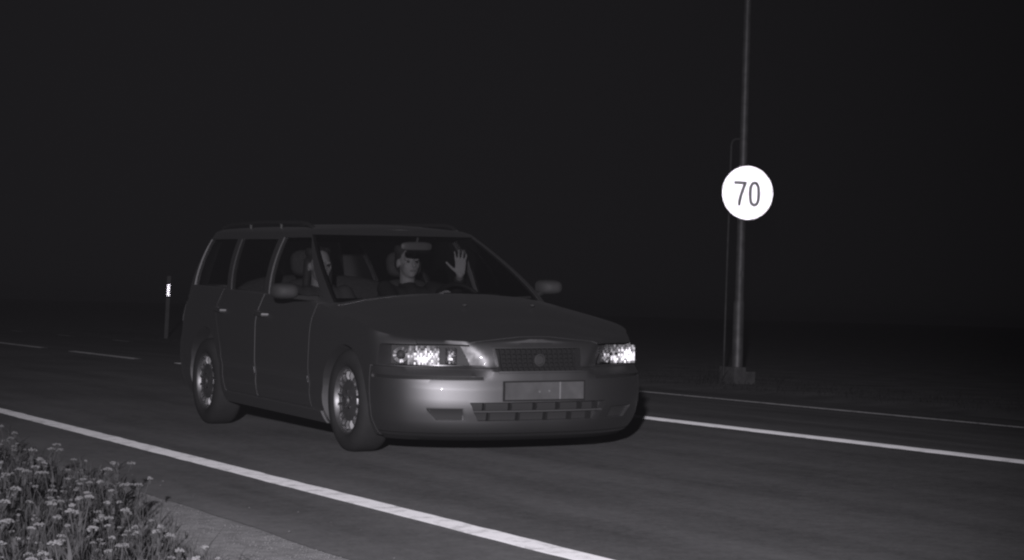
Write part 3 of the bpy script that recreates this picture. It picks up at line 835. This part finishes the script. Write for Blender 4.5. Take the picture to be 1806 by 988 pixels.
def person(y, label, cloth, driver):
    root = empty('person', (-1.56, y, .52), label, 'person', None)
    B = MB(); C = MB()
    hip = Vector((-1.66, y, .56)); chest = Vector((-1.80, y, .88)); neck = Vector((-1.835, y, 1.045)); head = Vector((-1.815, y, 1.185))
    lift = Vector((-.035, 0, .01)) if driver else Vector((.03, 0, -.025))
    neck += lift; head += lift
    # head
    B.capsule(neck + Vector((0,0,-.05)), head + Vector((-.01,0,-.03)), .056, .056)
    B.ellipsoid(head + Vector((-.012,0,.03)), (.098,.076,.100), 18, 12)
    B.ellipsoid(head + Vector((.030,0,-.035)), (.062,.062,.080), 16, 10)
    B.ellipsoid(head + Vector((.058,0,-.088)), (.028,.030,.022), 12, 8)
    B.capsule(head + Vector((.086,0,.018)), head + Vector((.106,0,-.022)), .009, .014)
    for s_ in (-1, 1):
        B.ellipsoid(head + Vector((-.008, s_*.080, -.008)), (.020,.010,.032), 10, 8)
        B.ellipsoid(head + Vector((.066, s_*.036, .024)), (.020,.026,.010), 10, 6)
        B.ellipsoid(head + Vector((.055, s_*.042, -.025)), (.022,.020,.022), 10, 6)
    # arms
    sh = {s_: Vector((-1.80, y + s_*.185, .995)) + lift for s_ in (-1, 1)}
    if driver:
        wr = {1: Vector((-1.245, .475, 1.105)), -1: Vector((-1.17, .215, .93))}
        el = {1: Vector((-1.52, .575, .97)), -1: Vector((-1.44, .13, .80))}
    else:
        wr = {1: Vector((-1.38, y+.10, .60)), -1: Vector((-1.36, y-.09, .60))}
        el = {1: Vector((-1.58, y+.25, .71)), -1: Vector((-1.58, y-.25, .71))}
    for s_ in (-1, 1):
        B.capsule(sh[s_], el[s_], .046, .038); B.capsule(el[s_], wr[s_], .037, .026)
        C.capsule(sh[s_], el[s_], .064, .052); e2 = el[s_].lerp(wr[s_], .80); C.capsule(el[s_], e2, .052, .041)
    if driver:
        hand(B, wr[1], Vector((.04, .0, 1)), Vector((1, -.4, 0)), Vector((-.3, -1, .05)), .06, 1.0)
        hand(B, wr[-1], Vector((.7, .25, .35)), Vector((.3, .5, -.8)), Vector((-.3, 1, .3)), .55, .5)
    else:
        hand(B, wr[1], Vector((1, -.5, -.1)), Vector((0, 0, -1)), Vector((.3, -.9, 0)), .3, .6)
        hand(B, wr[-1], Vector((1, .5, -.1)), Vector((0, 0, -1)), Vector((.3, .9, 0)), .3, .6)
    # trunk and legs inside the clothes
    B.capsule(hip, chest, .12, .12); B.capsule(chest, neck, .10, .055)
    for s_ in (-1, 1):
        kn = Vector((-1.16, y + s_*.13, .60)); ft = Vector((-.92, y + s_*.11, .42))
        B.capsule(hip + Vector((0, s_*.09, -.02)), kn, .075, .055); B.capsule(kn, ft, .052, .04)
        C.capsule(hip + Vector((0, s_*.09, -.02)), kn, .095, .072); C.capsule(kn, ft, .068, .056)
        C.capsule(chest + Vector((.01, s_*.085, .05)), sh[s_] + Vector((0, -s_*.02, -.02)), .085, .062)
    for s_ in (-.07, 0, .07):
        C.capsule(hip + Vector((0, s_, .02)), chest + Vector((.005, s_*1.3, .03)), .115, .115)
    C.capsule(chest + Vector((0,0,.07)), neck + Vector((0,0,-.035)), .095, .066)
    bd = remesh(B, 'body', 'skin', .0058, root, 3)
    remesh(C, 'clothing', cloth, .012, root, 8)
    for s_ in (-1, 1):
        mb = MB(); mb.ellipsoid(head + Vector((.078, s_*.032, .006)), (.011,.014,.0075), 10, 6); mb.build('eye', 'eye', bd, 60)
    mb = MB(); mb.ellipsoid(head + Vector((.086, 0, -.058)), (.008,.026,.008), 12, 6); mb.build('mouth', 'lip', bd, 60)
    H = MB(); random.seed(11 if driver else 12)
    H.ellipsoid(head + Vector((-.030,0,.050)), (.098,.085,.095), 18, 12)
    H.ellipsoid(head + Vector((-.060,0,.0)), (.062,.083,.085), 16, 10)
    for i in range(26):
        a = random.uniform(-1.6, 1.6); H.ellipsoid(head + Vector((.02 - .06*abs(a)/1.6, .075*math.sin(a), .105 + random.uniform(-.03,.015))), (.035,.022,.018), 8, 6)
    if not driver:
        for s_ in (-1, 1): H.capsule(head + Vector((-.035, s_*.075, .03)), head + Vector((-.045, s_*.085, -.13)), .032, .028)
    remesh(H, 'hair', 'hair', .008, root, 2)
    return root
person(.345, 'driver in dark clothes raising one open hand behind the steering wheel', 'cloth', True)
person(-.365, 'front passenger in grey clothes sitting beside the driver', 'cloth2', False)

# the road falls to the near edge: car and people lean with it, the right wheels keep their place
Q = Matrix.Translation((0, 0, .87 * FALL)) @ Matrix.Rotation(math.atan(FALL), 4, 'X')
for o in [o for o in COL.objects if o.type == 'EMPTY' and o.parent is None and o.get('category') in ('car', 'person')]:
    o.location = Q @ Vector(o.location); o.rotation_euler = (math.atan(FALL), 0, 0)

# ================================================================== LAMP POST, SPEED SIGN, MARKER POST
PX, PY = -11.8, 9.665
lp = empty('lamp_post', (PX, PY, 0), 'tall tapered grey lamp post on a concrete foot beyond the far lane', 'lamp post')
mb = MB(); n = 10
mb.tube([(PX, PY, .14), (PX, PY, 1.1), (PX, PY+.005, 1.15), (PX, PY+.01, 4.0), (PX, PY+.02, 8.2)], [.078,.075,.062,.055,.042], 24); mb.build('pole', 'galv', lp, 40)
mb = MB(); mb.lathe([(.001,.0),(.11,.0),(.11,.02),(.085,.03),(.001,.03)], (PX, PY, .145), 'Z', 24); mb.build('base_flange', 'galv', lp, 30)
mb = MB(); mb.prism([(PX-.18, PY-.17),(PX+.17, PY-.16),(PX+.17, PY+.03),(PX-.18, PY+.02)], 'Z', -.15, .225); o = mb.build('footing', 'concrete', lp)
mb = MB(); mb.prism([(PX-.18, PY+.022),(PX+.172, PY+.032),(PX+.165, PY+.19),(PX-.17, PY+.19)], 'Z', -.15, .165); mb.build('footing', 'concrete', lp)
mb = MB(); mb.box(PX+.066, PX+.070, PY-.03, PY+.012, 1.46, 1.54); mb.build('sticker', 'post', lp)
mb = MB(); mb.lathe([(.060,-.02),(.066,-.02),(.066,.02),(.060,.02)], (PX, PY+.006, 2.38), 'Z', 24); mb.build('clamp_band', 'galv', lp, 30)
mb = MB(); mb.lathe([(.060,-.02),(.066,-.02),(.066,.02),(.060,.02)], (PX, PY+.006, 2.84), 'Z', 24); mb.build('clamp_band', 'galv', lp, 30)

def retro_sheet(inside, frame, a, name, parent, span, material='retro'):
    """sheet of small recessed corner-cube prisms; frame maps (u, v, depth) to the world"""
    V = []; F = []; idx = {}
    h = a * math.sqrt(3) / 2; dep = a / math.sqrt(6); nu = int(span / a) + 2; nv = int(span / h) + 2
    def P(i, j): return ((i + (j % 2) * .5) * a, j * h)
    def vid(i, j):
        if (i, j) not in idx: idx[(i, j)] = len(V); u, v = P(i, j); V.append(frame(u, v, 0))
        return idx[(i, j)]
    for j in range(-nv, nv):
        for i in range(-nu, nu):
            if j % 2 == 0: tr = [((i,j),(i+1,j),(i,j+1)), ((i+1,j),(i+1,j+1),(i,j+1))]
            else: tr = [((i,j),(i+1,j),(i+1,j+1)), ((i,j),(i+1,j+1),(i,j+1))]
            for t in tr:
                c = [P(*q) for q in t]; cu = sum(q[0] for q in c)/3; cv = sum(q[1] for q in c)/3
                if not inside(cu, cv): continue
                ids = [vid(*q) for q in t]; V.append(frame(cu, cv, dep)); k = len(V) - 1
                F += [(ids[0], ids[1], k), (ids[1], ids[2], k), (ids[2], ids[0], k)]
    me = bpy.data.meshes.new(name); me.from_pydata([tuple(v) for v in V], [], F); me.update()
    return wrap(name, me, material, parent)

SGC = Vector((PX + .115, PY + .02, 2.61)); SR = .370
to_cam = (CAM - SGC); az = math.atan2(to_cam.y, to_cam.x) + math.radians(20)
sn = Vector((math.cos(az), math.sin(az), 0)); su = Vector((-sn.y, sn.x, 0)); sv = Vector((0, 0, 1))
sg = empty('speed_limit_sign', (PX, PY, 0), 'round white speed limit sign reading 70 on the lamp post', 'road sign')
def sgf(u, v, d, e=0.0): return SGC + su * u + sv * v + sn * (e - d)
def disc(name, r0, r1, d0, d1, material, parent, seg=64):
    V = []; F = []
    for (r, d) in ((r0, d0), (r1, d0), (r1, d1), (r0, d1)):
        for k in range(seg):
            t = 2*math.pi*k/seg; V.append(sgf(r*math.cos(t), r*math.sin(t), 0, d))
    for i in range(4):
        j = (i+1) % 4
        for k in range(seg): F.append((i*seg+k, i*seg+(k+1)%seg, j*seg+(k+1)%seg, j*seg+k))
    return mesh_obj(name, V, F, material, parent, 40)
pn = disc('panel', .001, SR, -.012, -.008, 'signback', sg)
disc('rim', SR, SR+.006, -.014, .004, 'signback', sg)
def near_path(path, w, closed=False):
    segs = [(Vector(path[i]), Vector(path[(i+1) % len(path)])) for i in range(len(path) if closed else len(path)-1)]
    def f(u, v):
        p = Vector((u, v))
        for a, b in segs:
            d = b - a; t = min(1, max(0, (p - a).dot(d) / d.length_squared))
            if (p - a - d * t).length < w / 2: return True
        return False
    return f
seven = near_path([(-.178,.135),(-.036,.135),(-.062,.060),(-.090,-.02),(-.110,-.095),(-.116,-.160)], .043)
pts = []
for k in range(32):
    t = 2*math.pi*k/32; c, s_ = math.cos(t), math.sin(t)
    pts.append((.100 + .062*math.copysign(abs(c)**.85, c), -.012 + .150*math.copysign(abs(s_)**.75, s_)))
zero = near_path(pts, .043, True)
inbox = lambda u, v: -.2 < u < .2 and -.2 < v < .2
retro_sheet(lambda u, v: u*u+v*v < (SR-.003)**2 and not (inbox(u, v) and (seven(u, v) or zero(u, v))), lambda u, v, d: sgf(u, v, d), .0085, 'reflective_face', pn, SR)
retro_sheet(lambda u, v: inbox(u, v) and seven(u, v), lambda u, v, d: sgf(u, v, d), .0085, 'digit_seven', sg, SR, 'retro_bloom')
retro_sheet(lambda u, v: inbox(u, v) and zero(u, v), lambda u, v, d: sgf(u, v, d), .0085, 'digit_zero', sg, SR, 'retro_bloom')
# pipe frame that carries the sign beside the pole
mb = MB(); yq = 9.475
mb.tube([(PX, yq-.03, .05), (PX, yq-.015, 2.0), (PX, yq, 3.26), (PX, yq+.02, 3.32), (PX, yq+.06, 3.345), (PX, PY-.05, 3.35)], .016, 10); mb.build('pipe_frame', 'galv_dull', sg, 40)
for z in (2.46, 2.76):
    mb = MB(); mb.tube([SGC + Vector((0, 0, z-2.61)) - sn*.014, (PX+.06, PY+.01, z)], .015, 8); mb.tube([(PX+.005, yq, z), (PX, PY-.055, z)], .012, 8); mb.build('bracket', 'galv', sg, 40)

# marker post at the far verge, behind the car
MX, MY = -36.0, 9.0
mk = empty('marker_post', (MX, MY, 0), 'thin roadside marker post with a bright reflector behind the car', 'marker post')
tc_ = (CAM - Vector((MX, MY, 1))).normalized(); mn = Vector((tc_.x, tc_.y, 0)).normalized(); mu = Vector((-mn.y, mn.x, 0))
def mkf(u, v, d): return Vector((MX, MY, 0)) + mu*u + Vector((.0, .02*v, v)) - mn*d
def mkbox(name, u, z0, z1, d0, d1, material, parent):
    V = [mkf(a, b, c) for c in (d0, d1) for (a, b) in ((-u, z0), (u, z0), (u, z1), (-u, z1))]
    return mesh_obj(name, V, [(0,1,2,3),(7,6,5,4),(0,4,5,1),(1,5,6,2),(2,6,7,3),(3,7,4,0)], material, parent)
mkbox('shaft', .045, .0, 1.52, 0, .03, 'post', mk)
mkbox('reflector_band', .047, 1.00, 1.36, -.003, .033, 'black', mk)
retro_sheet(lambda u, v: abs(u) < .034 and abs(v) < .145, lambda u, v, d: mkf(u, v + 1.18, d - .012), .010, 'reflector', mk, .16)

# ================================================================== VERGE VEGETATION
random.seed(21)
def hz(x, y): return .03 * noise.noise(Vector((x*.8, y*.8, 2)))
def blade(V, F, x, y, z, h, w, ang, bend, seg=3):
    dx, dy = math.cos(ang), math.sin(ang); n = len(V)
    px_, py_ = -dy, dx
    for i in range(seg + 1):
        t = i / seg; o = bend * t * t * h; ww = w * (1 - t * .92)
        cx_, cy_, cz_ = x + dx*o, y + dy*o, z + h*t*(1 - .25*bend*t)
        V.append((cx_ - px_*ww, cy_ - py_*ww, cz_)); V.append((cx_ + px_*ww, cy_ + py_*ww, cz_))
    for i in range(seg):
        a = n + 2*i; F.append((a, a+1, a+3, a+2))
V, F = [], []
sheet('verge', -70, 12, -30, -3.45, -.05, 'ground', 160, 40, lambda x, y: (hz(x, y)) if y < -3.5 else -.02)
cnt = 0
while cnt < 34000:
    x = random.uniform(-14, 7.6); y = random.uniform(-6.2, -2.85)
    ed = lerp(-2.93, -3.40, sstep(2.1, 5.1, x)) + .16*noise.noise(Vector((x*.9, 5, 0))) + .07*noise.noise(Vector((x*3.1, 7, 0)))
    if y > ed + .12: continue
    if y > ed and random.random() > .3: continue
    h = random.uniform(.07, .24) * (.5 + .6*(noise.noise(Vector((x*1.1, y*1.1, 9))) + .55)) * (.55 if y > ed - .1 else 1)
    blade(V, F, x, y, -.06, max(h, .05), random.uniform(.0025, .006), random.uniform(0, 6.3), random.uniform(.05, .7)); cnt += 1
for c_ in range(70):          # taller tussocks and dry stalks
    x = random.uniform(-6, 7); y = random.uniform(-5.2, lerp(-3.0, -3.5, sstep(2.1, 5.1, x)))
    for i in range(random.randint(6, 22)):
        blade(V, F, x + random.gauss(0, .05), y + random.gauss(0, .05), -.06, random.uniform(.12, .28), random.uniform(.002, .006), random.uniform(0, 6.3), random.uniform(.1, .9))
me = bpy.data.meshes.new('grass'); me.from_pydata(V, [], F); o = wrap('grass', me, 'grass')
tag(o, 'rough grass growing on the verge beside the gravel shoulder', 'grass', kind='stuff')
V, F = [], []
for i in range(9000):
    x = random.uniform(-45, 4); y = EDGE_F + .45 + abs(random.gauss(0, 1.5))
    blade(V, F, x, y, VZ(y) - .01, random.uniform(.02, .09), random.uniform(.003, .006), random.uniform(0, 6.3), random.uniform(.1, .8), 2)
me = bpy.data.meshes.new('grass'); me.from_pydata(V, [], F); o = wrap('grass', me, 'grass')
tag(o, 'dim short grass on the far roadside around the lamp post', 'grass', kind='stuff')
# loose stones
V, F = [], []
def pebble(x, y, z, r):
    n = len(V)
    for d in ((1,0,0),(-1,0,0),(0,1,0),(0,-1,0),(0,0,1),(0,0,-1)):
        k = r * random.uniform(.6, 1.2); V.append((x+d[0]*k, y+d[1]*k, z+d[2]*k*.6))
    for a, b, c in ((0,2,4),(2,1,4),(1,3,4),(3,0,4),(2,0,5),(1,2,5),(3,1,5),(0,3,5)): F.append((n+a, n+b, n+c))
for i in range(7000):
    x = random.uniform(-10, 6.5); pebble(x, EDGE_N - abs(random.gauss(.02, .30)) , ZR(EDGE_N) - .004, random.uniform(.002, .0055))
for i in range(30):
    pebble(random.uniform(-2, 6), EDGE_N + abs(random.gauss(0, .35)), ZR(EDGE_N) + .008, random.uniform(.003, .008))
me = bpy.data.meshes.new('loose_stones'); me.from_pydata(V, [], F); o = wrap('loose_stones', me, 'stone')
tag(o, 'small loose stones on the gravel shoulder beside the asphalt', 'gravel', kind='stuff')

# flowering plants: flat white umbels on stiff stems
def flower_plant(seed, nheads):
    rnd = random.Random(seed); root = bpy.data.objects.new('flowering_plant', None); COL.objects.link(root)
    st = MB(); heads = []
    for i in range(nheads):
        h = rnd.uniform(.15, .29); dx, dy = rnd.uniform(-.07, .07), rnd.uniform(-.07, .07)
        top = Vector((dx, dy, h)); st.tube([(dx*.15, dy*.15, 0), (dx*.4, dy*.4, h*.5), top], [.0035,.003,.002], 5)
        heads.append((top, rnd.uniform(.012, .024)))
        for k in range(5):
            a = rnd.uniform(0, 6.28); rr = rnd.uniform(.4, .85)*heads[-1][1]
            st.tube([top - Vector((0,0,.03)), top + Vector((rr*math.cos(a), rr*math.sin(a), .0))], .0015, 4)
    st.build('stem', 'stem', root)
    for top, r in heads:
        f = MB()
        for k in range(30):
            a = rnd.uniform(0, 6.28); q = r * math.sqrt(rnd.random()); s = rnd.uniform(.003, .0055)
            f.ellipsoid(top + Vector((q*math.cos(a), q*math.sin(a), .006 - .35*q*q/r + rnd.uniform(-.004,.004))), (s, s, s*.65), 6, 4)
        f.build('flower_head', 'flower', root)
    lv, lf = [], []
    for k in range(16):
        t = rnd.random(); blade(lv, lf, 0, 0, .02 + .2*t, rnd.uniform(.05, .13), rnd.uniform(.004, .009), rnd.uniform(0, 6.3), rnd.uniform(.6, 1.4), 3)
    me = bpy.data.meshes.new('leaf'); me.from_pydata(lv, [], lf); wrap('leaf', me, 'stem', root)
    return root
protos = [flower_plant(30 + i, 1 + i % 4) for i in range(8)]
spots = []
rnd = random.Random(5); tries = 0
while len(spots) < 165 and tries < 6000:
    tries += 1
    x = rnd.uniform(-7, 7.3); y = rnd.uniform(-5.2, lerp(-2.96, -3.50, sstep(2.1, 5.1, x)))
    d = Vector((x, y, .25)) - CAM; u = 903 + FPX * d.dot(RT) / d.dot(FW); v = 494 - FPX * d.dot(UP) / d.dot(FW)
    if not (-25 < u < 640 and v < 1030): continue
    if noise.noise(Vector((x*.9, y*.9, 4))) < -.22: continue
    if any((x-a)**2 + (y-b)**2 < .012 for a, b in spots): continue
    spots.append((x, y))
def copy_tree(o):
    c = o.copy(); COL.objects.link(c)
    for ch in o.children:
        k = ch.copy(); COL.objects.link(k); k.parent = c; k.matrix_parent_inverse = Matrix.Identity(4)
    return c
HEADS = ['single white flat topped flower', 'white flowering plant with two flat heads', 'white flowering plant with three flat heads', 'bushy white flowering plant with four flat heads']
PLACE = ['at the gravel edge of the verge', 'amid the grass of the verge']
usedp = set()
for i, (x, y) in enumerate(spots):
    p = i % 8
    if p in usedp: o = copy_tree(protos[p])
    else: o = protos[p]; usedp.add(p)
    o.location = (x, y, -.06); o.rotation_euler = (0, 0, rnd.uniform(0, 6.3)); s = rnd.choice((.45, .55, .65, .75, .88)) * rnd.uniform(.9, 1.1); o.scale = (s, s, s)
    pl_ = 0 if y > lerp(-2.96, -3.50, sstep(2.1, 5.1, x)) - .35 else 1
    tag(o, HEADS[p % 4] + ' ' + PLACE[pl_], 'flower', ['single', 'two headed', 'three headed', 'four headed'][p % 4] + ' white flowers ' + PLACE[pl_])
# tall weeds by the foot of the lamp post
for k, (x, y, s) in enumerate(((PX+.2, PY-.62, 1.0), (PX+.1, PY-.40, .8), (PX-.1, PY+.75, .6))):
    lv, lf = [], []
    for i in range(14): blade(lv, lf, random.uniform(-.08,.08), random.uniform(-.08,.08), -.02, random.uniform(.2,.48)*s, random.uniform(.004,.008), random.uniform(0,6.3), random.uniform(.2,.9), 4)
    me = bpy.data.meshes.new('weed_tuft'); me.from_pydata(lv, [], lf); o = wrap('weed_tuft', me, 'stem'); o.location = (x, y, 0)
    tag(o, ['tall wispy weed tuft left of the lamp post foot', 'wispy weed tuft against the lamp post footing', 'low weed tuft on the far side of the lamp post'][k], 'weed')

# ================================================================== added thin air volume: its flash scatter lifts the blacks
hz_ = MB(); hz_.box(-2100, 2100, -2100, 2100, -1.2, 9.0)
o = hz_.build('fill_haze', None); o['kind'] = 'stuff'
tag(o, 'thin veil of scattering air added over the whole road to lift the blacks', 'fill_haze')
hm = bpy.data.materials.new('fill_haze'); hm.use_nodes = True; nt = hm.node_tree; nt.nodes.clear()
out = nt.nodes.new('ShaderNodeOutputMaterial'); pv = nt.nodes.new('ShaderNodeVolumePrincipled')
pv.inputs['Color'].default_value = (.9, .88, .93, 1); pv.inputs['Density'].default_value = 0.00066
nt.links.new(pv.outputs[0], out.inputs['Volume']); o.data.materials.clear(); o.data.materials.append(hm)
